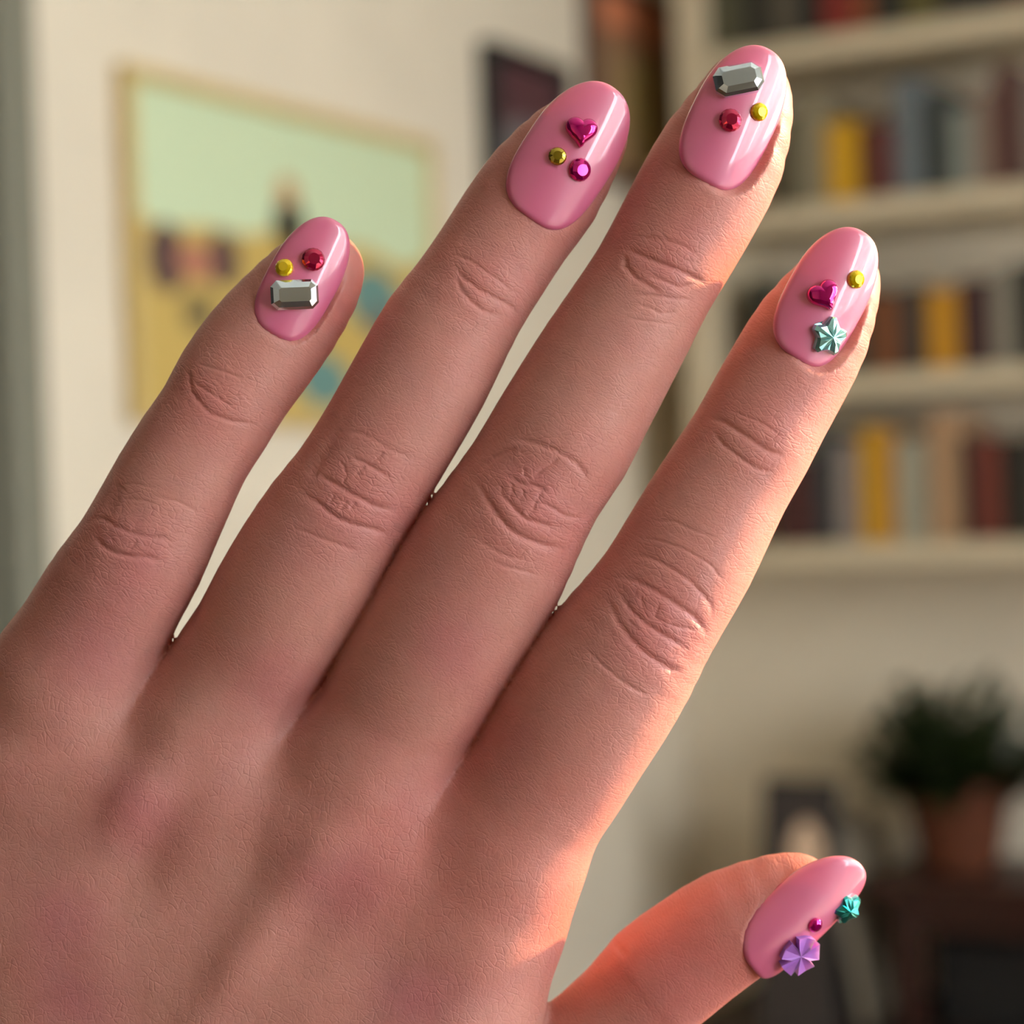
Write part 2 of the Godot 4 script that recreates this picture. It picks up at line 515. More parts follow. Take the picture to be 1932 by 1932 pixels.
# rises and hollows under the skin: x, y, spread along, spread across, angle in degrees, height
const MOUNDS := [
	[-46.7, -4.2, 5.0, 5.5, 60, 0.55], [-18.9, 2.4, 5.0, 6.0, 58, 0.6], [2.2, 1.7, 5.5, 6.0, 60, 0.65], [17.1, -12.8, 5.5, 6.0, 58, 0.6],
	[-36.3, 14.9, 3.0, 4.5, 60, 0.25], [-4.4, 28.1, 3.2, 5.0, 58, 0.3], [18.7, 30.8, 3.2, 5.0, 60, 0.3], [30.0, 9.6, 3.2, 5.0, 60, 0.3],
	[-28.0, -48.0, 9.0, 2.4, 52, 0.75], [-36.0, -60.0, 8.0, 2.2, 58, 0.75], [-16.0, -33.0, 7.0, 3.0, 50, 0.3],
	[-25.0, -51.5, 5.0, 2.4, 55, -0.5], [-33.0, -57.5, 6.0, 2.4, 58, -0.35],
	[-45.0, -34.0, 6.0, 2.2, 55, 0.55], [-54.0, -42.0, 7.0, 2.4, 42, 0.5], [-42.0, -37.5, 7.0, 2.2, 60, -0.75], [-47.0, -45.0, 6.0, 3.0, 45, -0.45],
	[-19.5, -42.0, 5.0, 2.0, 35, -0.4], [-12.0, -52.0, 9.0, 5.0, 60, -0.4], [-3.0, -54.0, 10.0, 4.0, 62, 0.35], [-10.0, -60.0, 4.0, 2.0, 30, -0.35],
	[-57.0, -52.0, 8.0, 3.0, 45, 0.35],
]
# where blood shows through: x, y, spread, red, purple
const FLUSH := [
	[-46.0, -5.0, 5.0, 0.35, 0.35], [-18.5, 1.5, 5.5, 0.45, 0.3], [3.0, 0.5, 6.0, 0.6, 0.25], [18.0, -13.5, 6.0, 0.5, 0.3],
	[-36.0, 14.5, 4.0, 0.4, 0.1], [-4.4, 28.0, 4.5, 0.4, 0.1], [19.0, 30.5, 4.5, 0.45, 0.1], [30.5, 9.0, 4.5, 0.45, 0.1],
	[-23.0, 25.0, 4.5, 0.5, 0.1], [5.5, 40.0, 6.0, 0.5, 0.1], [25.0, 44.0, 6.0, 0.5, 0.1], [37.0, 22.0, 5.5, 0.6, 0.1],
	[-44.5, -36.5, 4.0, 0.3, 0.55], [-54.5, -50.0, 3.5, 0.2, 0.7], [-53.5, -59.5, 3.5, 0.1, 0.7], [-11.0, -59.5, 4.0, 0.1, 0.7],
	[-7.5, -16.0, 3.5, 0.3, 0.5], [-21.0, -46.0, 4.0, 0.2, 0.5], [-51.0, -17.0, 4.5, 0.1, 0.6], [-28.0, -22.0, 4.0, 0.1, 0.5],
	[0.0, -28.0, 6.0, 0.45, 0.1], [-14.0, -40.0, 8.0, 0.45, 0.1], [2.0, -48.0, 9.0, 0.45, 0.0], [28.0, -55.0, 8.0, 0.8, 0.0], [18.0, -58.0, 6.0, 0.6, 0.2],
]


func build_hand() -> Node3D:
	var tex := build_relief()
	for f in 5:
		var rows := smoothed(FINGERS[f], 2)
		for i in rows.size() - 1:
			add_segment(rows[i], rows[i + 1], f)
	for chain in PALM:
		for i in chain.size() - 1:
			add_segment(chain[i], chain[i + 1], 5)
	var all := PackedInt32Array(range(seg_group.size()))
	var nx := BX * 16
	var ny := BY * 16
	var nz := BZ * 16
	var sxy := nx * ny
	var field := PackedFloat32Array()
	field.resize(nx * ny * nz)
	field.fill(9.0)
	var slot := PackedInt32Array()
	slot.resize(nx * ny * nz)
	slot.fill(-1)
	var active := PackedInt32Array()
	var half16 := 8.0 * H * 1.7321
	var half4 := 2.0 * H * 1.7321
	for bz in BZ:
		for by in BY:
			for bx in BX:
				var cx := X0 + (bx * 16 + 8) * H
				var cy := Y0 + (by * 16 + 8) * H
				var cz := Z0 + (bz * 16 + 8) * H
				if absf(sdf(cx, cy, cz, all)) > half16 * 1.15 + 1.5:
					continue
				var l16 := near_list(cx, cy, cz, all, half16 * 2.1)
				for k in 64:
					var ix := bx * 16 + (k & 3) * 4
					var iy := by * 16 + ((k >> 2) & 3) * 4
					var iz := bz * 16 + (k >> 4) * 4
					var x := X0 + (ix + 2) * H
					var y := Y0 + (iy + 2) * H
					var z := Z0 + (iz + 2) * H
					if absf(sdf(x, y, z, l16)) > half4 * 1.15 + 1.8 * H:
						continue
					var l4 := near_list(x, y, z, l16, half4 * 2.1)
					var base := ix + iy * nx + iz * sxy
					active.append(base)
					for q in 64:
						var jx := q & 3
						var jy := (q >> 2) & 3
						var jz := q >> 4
						field[base + jx + jy * nx + jz * sxy] = sdf(X0 + (ix + jx) * H, Y0 + (iy + jy) * H, Z0 + (iz + jz) * H, l4)
	# surface nets: one vertex in each cell that the surface crosses
	var verts := PackedVector3Array()
	var cells := PackedInt32Array()
	var corner := PackedInt32Array([0, 1, nx, nx + 1, sxy, sxy + 1, sxy + nx, sxy + nx + 1])
	var ea := PackedInt32Array([0, 2, 4, 6, 0, 1, 4, 5, 0, 1, 2, 3])
	var eb := PackedInt32Array([1, 3, 5, 7, 2, 3, 6, 7, 4, 5, 6, 7])
	var v := PackedFloat32Array()
	v.resize(8)
	for base in active:
		for q in 64:
			var c := base + (q & 3) + ((q >> 2) & 3) * nx + (q >> 4) * sxy
			var first := field[c]
			if absf(first) > 3.0 * H:
				continue
			var below := 0
			for k in 8:
				v[k] = field[c + corner[k]]
				if v[k] < 0.0:
					below += 1
			if below == 0 or below == 8:
				continue
			var p := Vector3.ZERO
			var n := 0
			for e in 12:
				var a := v[ea[e]]
				var b := v[eb[e]]
				if (a < 0.0) != (b < 0.0):
					var t := a / (a - b)
					var ka := ea[e]
					var o := Vector3(ka & 1, (ka >> 1) & 1, ka >> 2)
					if e < 4:
						o.x += t
					elif e < 8:
						o.y += t
					else:
						o.z += t
					p += o
					n += 1
			p /= n
			slot[c] = verts.size()
			cells.append(c)
			verts.append(Vector3(X0 + ((c % nx) + p.x) * H, Y0 + ((c / nx) % ny + p.y) * H, Z0 + (c / sxy + p.z) * H))
	var index := PackedInt32Array()
	var steps := PackedInt32Array([1, nx, sxy])
	for c in cells:
		var here := field[c] < 0.0
		for axis in 3:
			if here == (field[c + steps[axis]] < 0.0):
				continue
			var d1 := steps[(axis + 1) % 3]
			var d2 := steps[(axis + 2) % 3]
			var a := slot[c]
			var b := slot[c - d1]
			var e := slot[c - d1 - d2]
			var d := slot[c - d2]
			if a < 0 or b < 0 or e < 0 or d < 0:
				continue
			if here:
				index.append_array(PackedInt32Array([a, e, b, a, d, e]))
			else:
				index.append_array(PackedInt32Array([a, b, e, a, e, d]))
	var normals := mesh_normals(verts, index)
	# relax the net a little, then raise knuckles and tendons and press the creases in
	var px := TEX / TEX_MM
	var blot := FastNoiseLite.new()
	blot.seed = 3
	blot.frequency = 0.09
	blot.fractal_octaves = 3
	var fine := FastNoiseLite.new()
	fine.seed = 8
	fine.frequency = 0.6
	fine.fractal_octaves = 2
	var inv_nail := []
	for k2 in 5:
		inv_nail.append(nail_frame(k2).affine_inverse())
	var uv := PackedVector2Array()
	var tint := PackedColorArray()
	uv.resize(verts.size())
	tint.resize(verts.size())
	for i in verts.size():
		var p := verts[i]
		var n := normals[i]
		var facing := clampf(n.z * 1.6, 0.0, 1.0)
		var lift := 0.0
		if facing > 0.0:
			for m in MOUNDS:
				var dx: float = p.x - m[0]
				var dy: float = p.y - m[1]
				if absf(dx) + absf(dy) > 26.0:
					continue
				var a := deg_to_rad(m[4])
				var s: float = (dx * cos(a) + dy * sin(a)) / m[2]
				var c: float = (dy * cos(a) - dx * sin(a)) / m[3]
				lift += m[5] * exp(-0.5 * (s * s + c * c))
			var tx := int((p.x + TEX_MM / 2) * px)
			var ty := int((p.y + TEX_MM / 2) * px)
			if tx > 1 and ty > 1 and tx < TEX - 2 and ty < TEX - 2:
				lift -= 0.16 * folds[ty * TEX + tx]
		uv[i] = Vector2(p.x / TEX_MM + 0.5, 0.5 - p.y / TEX_MM)
		var red := 0.25 * blot.get_noise_3d(p.x, p.y, p.z) + 0.10 * fine.get_noise_3d(p.x, p.y, p.z)
		var purple := 0.35 * maxf(0.0, blot.get_noise_3d(p.x * 0.7 + 70.0, p.y * 0.7, p.z))
		for m in FLUSH:
			var dx: float = p.x - m[0]
			var dy: float = p.y - m[1]
			var q: float = (dx * dx + dy * dy) / (m[2] * m[2])
			if q < 8.0:
				var g := exp(-0.5 * q)
				red += m[3] * g
				purple += m[4] * g
		var k := 1.0 + 0.05 * fine.get_noise_3d(p.x * 0.5, p.y * 0.5, p.z)
		tint[i] = Color(SKIN.r * k * (1.0 - 0.10 * purple), SKIN.g * k * (1.0 - 0.26 * red - 0.22 * purple), SKIN.b * k * (1.0 - 0.26 * red - 0.02 * purple))
		p += n * lift * facing
		for k2 in 5:
			var q2: Vector3 = inv_nail[k2] * p
			if absf(q2.x) > 9.0 or absf(q2.y) > 13.0 or q2.z < -4.5 or q2.z > 4.0:
				continue
			# the skin lies under the nail and rises again beside it
			var rr: float = pow(pow(absf(q2.x) / NAILS[k2][4], 2.8) + pow(absf(q2.y) / NAILS[k2][3], 2.8), 1.0 / 2.8)
			if rr < 1.3 and absf(q2.x) < NAILS[k2][5] * 0.97:
				var top := nail_height(q2.x, q2.y, NAILS[k2][5]) - 0.5 + maxf(0.0, rr - 1.0) * 12.0
				if q2.z > top:
					q2.z = top
					p = nail_frame(k2) * q2
		verts[i] = p
	normals = mesh_normals(verts, index)
	for i in verts.size():
		verts[i] *= 0.001
	var arrays := []
	arrays.resize(Mesh.ARRAY_MAX)
	arrays[Mesh.ARRAY_VERTEX] = verts
	arrays[Mesh.ARRAY_NORMAL] = normals
	arrays[Mesh.ARRAY_TEX_UV] = uv
	arrays[Mesh.ARRAY_COLOR] = tint
	arrays[Mesh.ARRAY_INDEX] = index
	var m := ArrayMesh.new()
	m.add_surface_from_arrays(Mesh.PRIMITIVE_TRIANGLES, arrays)
	var skin := mat(Color.WHITE, 0.46)
	skin.metallic_specular = 0.42
	skin.vertex_color_use_as_albedo = true
	skin.heightmap_enabled = true
	skin.heightmap_texture = tex
	skin.heightmap_scale = RELIEF
	skin.subsurf_scatter_enabled = true
	skin.subsurf_scatter_strength = SSS
	var o := part("person", m, skin, self, hand_frame())
	tag(o, "raised left hand seen from its back, fingers spread, pink oval nails with glued gems", "person")
	return o


const SKIN := Color(0.535, 0.25, 0.212)
const RELIEF := 0.0165
const SSS := 0.1


func hand_frame() -> Transform3D:
	return Transform3D(Basis(Vector3(0, 0, 1), -0.0351), Vector3(0, 1.25, -0.274))


func mesh_normals(verts: PackedVector3Array, index: PackedInt32Array) -> PackedVector3Array:
	var out := PackedVector3Array()
	out.resize(verts.size())
	for i in range(0, index.size(), 3):
		var a := index[i]
		var b := index[i + 1]
		var c := index[i + 2]
		var n := (verts[c] - verts[a]).cross(verts[b] - verts[a])
		out[a] += n
		out[b] += n
		out[c] += n
	for i in out.size():
		out[i] = out[i].normalized()
	return out


# ---------------------------------------------------------------- nails and gems
const NAIL_LONG := 50.0
# centre, axis angle, roll, half length, half width, radius across, which finger
const NAILS := [
	[Vector3(-25.03, 28.64, 6.0), 62.0, 14.0, 8.05, 4.36, 6.3, "little finger"],
	[Vector3(7.68, 43.81, 6.5), 57.3, 12.0, 9.71, 5.74, 8.0, "ring finger"],
	[Vector3(27.79, 48.32, 7.0), 64.0, 12.0, 9.24, 5.35, 7.6, "middle finger"],
	[Vector3(39.21, 26.46, 6.4), 62.0, 13.0, 8.95, 5.15, 7.4, "index finger"],
	[Vector3(37.75, -51.45, -0.9), 43.0, 34.0, 9.5, 5.5, 6.6, "thumb"],
]


func nail_frame(i: int) -> Transform3D:
	var d: Array = NAILS[i]
	var a := deg_to_rad(d[1])
	var along := Vector3(cos(a), sin(a), -0.1).normalized()
	var out := (Vector3(0, 0, 1) - along * along.z).normalized()
	var across := along.cross(out)
	var r := deg_to_rad(d[2])
	return Transform3D(Basis(across * cos(r) - out * sin(r), along, out * cos(r) + across * sin(r)), d[0])


func nail_height(x: float, y: float, r: float) -> float:
	return -(r - sqrt(maxf(0.0, r * r - x * x))) - y * y / (2.0 * NAIL_LONG)


func nail_normal(x: float, y: float, r: float) -> Vector3:
	return Vector3(x / sqrt(maxf(0.2, r * r - x * x)), y / NAIL_LONG, 1.0).normalized()


func nail_mesh(hl: float, hw: float, r: float) -> ArrayMesh:
	var verts := PackedVector3Array()
	var index := PackedInt32Array()
	var na := 120
	var rings := [0.08, 0.2, 0.32, 0.44, 0.56, 0.67, 0.77, 0.85, 0.905, 0.945, 0.97, 0.985, 0.995, 1.0]
	var rim := 0.42
	verts.append(Vector3.ZERO)
	for k in rings.size() + 2:
		var s: float = rings[mini(k, rings.size() - 1)]
		for i in na:
			var t := TAU * i / na
			var ex := 2.3 if sin(t) > 0 else 3.0
			var x: float = hw * s * signf(cos(t)) * pow(absf(cos(t)), 2.0 / ex)
			var y: float = hl * s * signf(sin(t)) * pow(absf(sin(t)), 2.0 / ex)
			# the rim rolls over like a bead of gel
			var inward := (1.0 - s) * hw
			var drop := 0.0
			if inward < rim:
				drop = rim - sqrt(maxf(0.0, rim * rim - (rim - inward) * (rim - inward)))
			if k == rings.size():
				drop += 0.25
			if k == rings.size() + 1:
				x *= 0.9
				y *= 0.9
				drop += 0.5
			verts.append(Vector3(x, y, nail_height(x, y, r) - drop))
	var total := rings.size() + 2
	for i in na:
		var j := (i + 1) % na
		index.append_array(PackedInt32Array([0, 1 + j, 1 + i]))
		for k in total - 1:
			var a := 1 + k * na + i
			var b := 1 + k * na + j
			index.append_array(PackedInt32Array([a, b, b + na, a, b + na, a + na]))
	var under := verts.size()
	verts.append(Vector3(0, 0, -1.0))
	for i in na:
		index.append_array(PackedInt32Array([under, 1 + (total - 1) * na + i, 1 + (total - 1) * na + (i + 1) % na]))
	var arrays := []
	arrays.resize(Mesh.ARRAY_MAX)
	var normals := mesh_normals(verts, index)
	for i in verts.size():
		verts[i] *= 0.001
	arrays[Mesh.ARRAY_VERTEX] = verts
	arrays[Mesh.ARRAY_NORMAL] = normals
	arrays[Mesh.ARRAY_INDEX] = index
	var m := ArrayMesh.new()
	m.add_surface_from_arrays(Mesh.PRIMITIVE_TRIANGLES, arrays)
	return m


# outline rings of a cut stone, one above the other; flat facets between them
func cut_stone(rings: Array, twist_facets: bool) -> ArrayMesh:
	var st := SurfaceTool.new()
	st.begin(Mesh.PRIMITIVE_TRIANGLES)
	var inside := Vector3(0, 0, 0.0003)
	for k in rings.size() - 1:
		var a: Array = rings[k]
		var b: Array = rings[k + 1]
		for i in a.size():
			var j := (i + 1) % a.size()
			if twist_facets and k > 0:
				facet(st, [a[i], a[j], b[i]], inside)
				facet(st, [a[j], b[j], b[i]], inside)
			else:
				facet(st, [a[i], a[j], b[j], b[i]], inside)
	facet(st, rings[-1], inside)
	facet(st, rings[0], Vector3(0, 0, 0.001))
	return st.commit()


func ring_of(n: int, r: float, z: float, turn := 0.0) -> Array:
	var out := []
	for i in n:
		var t := TAU * i / n + turn
		out.append(Vector3(cos(t) * r, sin(t) * r, z) * 0.001)
	return out


func round_gem(r: float) -> ArrayMesh:
	return cut_stone([ring_of(16, r, -0.25), ring_of(16, r, 0.2), ring_of(16, r * 0.85, r * 0.4, PI / 16), ring_of(16, r * 0.5, r * 0.6, PI / 8)], true)


func octagon(w: float, h: float, inset: float, cut: float, z: float) -> Array:
	var a := w / 2 - inset
	var b := h / 2 - inset
	var c := maxf(0.25, cut - inset * 0.55)
	var out := []
	for p in [[a, -b + c], [a, b - c], [a - c, b], [-a + c, b], [-a, b - c], [-a, -b + c], [-a + c, -b], [a - c, -b]]:
		out.append(Vector3(p[0], p[1], z) * 0.001)
	return out


func oblong_gem(w: float, h: float, cut: float) -> ArrayMesh:
	return cut_stone([octagon(w, h, 0, cut, -0.4), octagon(w, h, 0, cut, 0.35), octagon(w, h, 0.3, cut, 0.75), octagon(w, h, 0.95, cut, 1.15)], false)


func star_ring(r: float, inner: float, z: float) -> Array:
	var out := []
	for i in 20:
		# tips are blunt: each arm ends in two points, each notch has two
		var arm := i / 4
		var q := i % 4
		var t: float = PI / 2 + TAU * arm / 5 + [-0.13, 0.13, 0.54, 0.72][q]
		var rad: float = [r, r, r * inner, r * inner][q]
		out.append(Vector3(cos(t) * rad, sin(t) * rad, z) * 0.001)
	return out


func star_gem(r: float) -> ArrayMesh:
	var st := SurfaceTool.new()
	st.begin(Mesh.PRIMITIVE_TRIANGLES)
	var rows := [star_ring(r, 0.72, -0.3), star_ring(r, 0.72, 0.3), star_ring(r * 0.84, 0.76, 0.75)]
	var inside := Vector3(0, 0, 0.0002)
	for k in 2:
		for i in 20:
			var j := (i + 1) % 20
			facet(st, [rows[k][i], rows[k][j], rows[k + 1][j], rows[k + 1][i]], inside)
	# a shallow pyramid of ten facets with a chipped centre
	var hub := Vector3(0, 0, 1.15) * 0.001
	for i in 20:
		var j := (i + 1) % 20
		var a: Vector3 = rows[2][i]
		var b: Vector3 = rows[2][j]
		var lift := 0.00008 * ((i * 7) % 5)
		var m: Vector3 = (a + b) * 0.22 + Vector3(0, 0, 0.00055 + lift)
		facet(st, [a, b, m], inside)
		facet(st, [a, m, hub], inside)
		facet(st, [m, b, hub], inside)
	facet(st, rows[0], Vector3(0, 0, 0.001))
	return st.commit()


func heart_outline(t: float) -> Vector2:
	return Vector2(16.0 * pow(sin(t), 3), 2.5 + 13.0 * cos(t) - 5.0 * cos(2 * t) - 2.0 * cos(3 * t) - cos(4 * t))


func heart_gem(w: float) -> ArrayMesh:
	var verts := PackedVector3Array()
	var index := PackedInt32Array()
	var n := 48
	var rows := [[1.0, -0.3], [1.0, 0.15], [0.97, 0.42], [0.88, 0.72], [0.72, 0.95], [0.5, 1.08], [0.25, 1.14]]
	for q in rows:
		for i in n:
			var t := TAU * i / n
			var o := heart_outline(t)
			var e := (heart_outline(t + 0.01) - heart_outline(t - 0.01)).normalized()
			o = (o + Vector2(-e.y, e.x) * 3.6) / 39.0 * w
			verts.append(Vector3(o.x * q[0], o.y * q[0], q[1]))
	for k in rows.size() - 1:
		for i in n:
			var a := k * n + i
			var b := k * n + (i + 1) % n
			index.append_array(PackedInt32Array([a, b + n, b, a, a + n, b + n]))
	verts.append(Vector3(0, 0, 1.16))
	for i in n:
		index.append_array(PackedInt32Array([verts.size() - 1, (rows.size() - 1) * n + (i + 1) % n, (rows.size() - 1) * n + i]))
	var normals := mesh_normals(verts, index)
	for i in verts.size():
		verts[i] *= 0.001
	var arrays := []
	arrays.resize(Mesh.ARRAY_MAX)
	arrays[Mesh.ARRAY_VERTEX] = verts
	arrays[Mesh.ARRAY_NORMAL] = normals
	arrays[Mesh.ARRAY_INDEX] = index
	var m := ArrayMesh.new()
	m.add_surface_from_arrays(Mesh.PRIMITIVE_TRIANGLES, arrays)
	return m


func flower_gem(r: float) -> ArrayMesh:
	var st := SurfaceTool.new()
	st.begin(Mesh.PRIMITIVE_TRIANGLES)
	var inside := Vector3(0, 0, 0.0001)
	for k in 5:
		var t := TAU * k / 5
		var p := func(da: float, rad: float, z: float) -> Vector3: return Vector3(cos(t + da) * rad * r, sin(t + da) * rad * r, z) * 0.001
		var c := Vector3(0, 0, 0.95) * 0.001
		var l: Vector3 = p.call(-0.58, 0.5, 1.25)
		var tl: Vector3 = p.call(-0.44, 0.98, 1.05)
		var notch: Vector3 = p.call(0.0, 0.93, 0.8)
		var tr: Vector3 = p.call(0.44, 0.98, 1.05)
		var rr: Vector3 = p.call(0.58, 0.5, 1.25)
		facet(st, [c, l, tl, notch], inside)
		facet(st, [c, notch, tr, rr], inside)
		var low := []
		for q in [[-0.6, 0.46], [-0.48, 0.92], [0.0, 0.88], [0.48, 0.92], [0.6, 0.46]]:
			low.append(p.call(q[0], q[1], -0.3))
		var top := [l, tl, notch, tr, rr]
		for i in 4:
			facet(st, [top[i], top[i + 1], low[i + 1], low[i]], p.call(0.0, 0.4, 0.3))
		facet(st, [rr, low[4], c], p.call(0.0, 0.4, 0.3))
		facet(st, [l, low[0], c], p.call(0.0, 0.4, 0.3))
	return st.commit()


func gem_material(c: Color, metal: float, rough := 0.07) -> StandardMaterial3D:
	var m := mat(c, rough, metal)
	m.clearcoat_enabled = true
	m.clearcoat = 1.0
	m.clearcoat_roughness = 0.02
	return m


func build_nails(person: Node3D) -> void:
	var pink := mat(Color(0.85, 0.41, 0.565), 0.42)
	pink.metallic_specular = 0.75
	pink.clearcoat_enabled = true
	pink.clearcoat = 1.0
	pink.clearcoat_roughness = 0.03
	pink.subsurf_scatter_enabled = true
	pink.subsurf_scatter_strength = 0.08
	var ruby := gem_material(Color(0.74, 0.0, 0.30), 0.75)
	var magenta := gem_material(Color(0.86, 0.0, 0.55), 0.8)
	var yellow := gem_material(Color(0.96, 0.84, 0.02), 0.55)
	var olive := gem_material(Color(0.72, 0.64, 0.16), 0.85)
	var silver := gem_material(Color(0.86, 0.94, 1.0), 0.95)
	var aqua := gem_material(Color(0.66, 0.95, 0.97), 0.8)
	var teal := gem_material(Color(0.20, 0.78, 0.78), 0.9)
	var lilac := mat(Color(0.66, 0.42, 0.80), 0.35)
	lilac.subsurf_scatter_enabled = true
	lilac.subsurf_scatter_strength = 0.1
	var small := round_gem(1.12)
	var large := round_gem(1.42)
	var tiny := round_gem(0.95)
	var heart := heart_gem(4.0)
	# on each nail: name, mesh, material, x, y, turn seen in the picture plane, label
	var gems := [
		[["round_gem", large, ruby, -0.31, 2.25, 0.0, "round ruby red gem"], ["round_gem", small, yellow, -2.83, -0.32, 0.3, "small round yellow gem"], ["oblong_gem", oblong_gem(5.8, 3.6, 0.75), silver, -0.26, -2.66, 4.0, "oblong silver crystal"]],
		[["heart_gem", heart, magenta, -0.63, 2.33, -5.0, "magenta heart gem"], ["round_gem", small, olive, -1.49, -1.75, 0.0, "small round olive gold gem"], ["round_gem", large, magenta, 1.72, -1.46, 0.0, "round magenta gem"]],
		[["oblong_gem", oblong_gem(6.0, 3.8, 0.95), silver, -2.09, 3.60, 12.0, "oblong silver crystal"], ["round_gem", large, ruby, -0.86, -1.39, 0.2, "round ruby red gem"], ["round_gem", small, yellow, 1.98, 1.39, 0.1, "small round yellow gem"]],
		[["round_gem", small, yellow, 1.60, 3.04, 0.0, "small round yellow gem"], ["heart_gem", heart, magenta, -0.98, -0.89, 27.0, "magenta heart gem"], ["star_gem", star_gem(2.45), aqua, 1.91, -4.74, -8.0, "pale aqua star gem"]],
		[["star_gem", star_gem(2.1), teal, 2.59, 4.46, 20.0, "teal star gem", 0.5], ["round_gem", tiny, magenta, 0.17, 0.00, 0.0, "tiny round magenta gem"], ["flower_gem", flower_gem(2.9), lilac, 1.92, -3.89, 10.0, "lilac flower charm", 0.35]],
	]
	for i in 5:
		var d: Array = NAILS[i]
		var fr := nail_frame(i)
		var nail := part("fingernail", nail_mesh(d[3], d[4], d[5]), pink, person, Transform3D(fr.basis, fr.origin * 0.001))
		nail.set_meta("label", "glossy pink nail of the " + d[6])
		for g in gems[i]:
			var n := nail_normal(g[3], g[4], d[5])
			if g.size() > 7:
				n = n.lerp(fr.basis.inverse() * Vector3(0, 0, 1), g[7]).normalized()
			var gy := (Vector3.UP - n * n.y).normalized()
			var gx := gy.cross(n)
			var turn := deg_to_rad(g[5] - d[1] + 90.0)
			var b := Basis(gx, gy, n) * Basis(Vector3(0, 0, 1), turn)
			var gem := part(g[0], g[1], g[2], nail, Transform3D(b, Vector3(g[3], g[4], nail_height(g[3], g[4], d[5]) + 0.12) * 0.001))
			gem.set_meta("label", "%s on the nail of the %s" % [g[6], d[6]])


# ---------------------------------------------------------------- the room
func build_shell() -> void:
	var paint := grain(Color(0.88, 0.83, 0.735), 0.85, 0.03, Vector3(0.7, 0.7, 0.7), 21)
	var boards := grain(Color(0.42, 0.28, 0.17), 0.5, 0.35, Vector3(0.6, 4.0, 4.0), 22)
	struct("floor", bevel_box(Vector3(-0.15, -0.12, -0.15), Vector3(3.2, 0, 5.75)), boards, room)
	struct("ceiling", bevel_box(Vector3(-0.15, 2.5, -0.15), Vector3(3.2, 2.62, 5.75)), mat(Color(0.9, 0.88, 0.82), 0.9), room)
	struct("wall_left", bevel_box(Vector3(-0.15, 0, -0.15), Vector3(0, 2.5, 5.75)), paint, room)
	struct("wall_shelf_side", bevel_box(Vector3(0, 0, -0.15), Vector3(3.2, 2.5, 0)), paint, room)
	struct("wall_behind", bevel_box(Vector3(0, 0, 5.6), Vector3(3.2, 2.5, 5.75)), paint, room)
	# the right-hand wall with its two window openings
	var st := SurfaceTool.new()
	st.begin(Mesh.PRIMITIVE_TRIANGLES)
	for b in [[0.0, 2.5, 0.0, 1.3], [0.0, 2.5, 2.5, 2.75], [0.0, 2.5, 3.8, 5.6], [0.0, 0.9, 1.3, 2.5], [0.0, 0.9, 2.75, 3.8], [2.2, 2.5, 1.3, 2.5], [2.2, 2.5, 2.75, 3.8]]:
		add_box(st, Vector3(3.0, b[0], b[2]), Vector3(3.2, b[1], b[3]), 0.001)
	struct("wall_right", st.commit(), paint, room)
	var casing := mat(Color(0.47, 0.46, 0.39), 0.6)
	var d := Node3D.new()
	d.name = "door_1"
	d.transform = room
	d.set_meta("kind", "structure")
	add_child(d)
	part("door_leaf", bevel_box(Vector3(0.0, 0, 1.83), Vector3(0.03, 2.05, 2.63)), casing, d)
	part("door_casing", bevel_box(Vector3(0.0, 0, 1.765), Vector3(0.055, 2.12, 1.83), 0.006), casing, d)


	var dark := grain(Color(0.10, 0.07, 0.05), 0.6, 0.3, Vector3(2, 14, 2), 61)
	# a white desk below the windows: the sun falls on its top and is thrown back up at the hand
	var top := mat(Color(0.9, 0.87, 0.82), 0.35)
	var k := thing("desk", at_room(1.95, 0.0, 2.35), "white desk below the windows, outside the frame at the right", "desk")
	part("desktop", bevel_box(Vector3(0, 0.72, 0), Vector3(0.95, 0.75, 1.35), 0.004), top, k)
	for p in [[0.03, 0.03], [0.87, 0.03], [0.03, 1.27], [0.87, 1.27]]:
		part("leg", bevel_box(Vector3(p[0], 0, p[1]), Vector3(p[0] + 0.05, 0.72, p[1] + 0.05), 0.003), top, k)
	var w := thing("wardrobe", at_room(0.005, 0.0, 5.5, PI / 2), "tall dark wooden wardrobe along the picture wall behind the camera", "wardrobe")
	part("carcass", bevel_box(Vector3(0, 0.0, 0.0), Vector3(2.4, 2.15, 0.5), 0.004), dark, w)
	for q in 4:
		part("door", bevel_box(Vector3(0.01 + 0.6 * q, 0.08, 0.502), Vector3(0.59 + 0.6 * q, 2.12, 0.525), 0.004), dark, w)


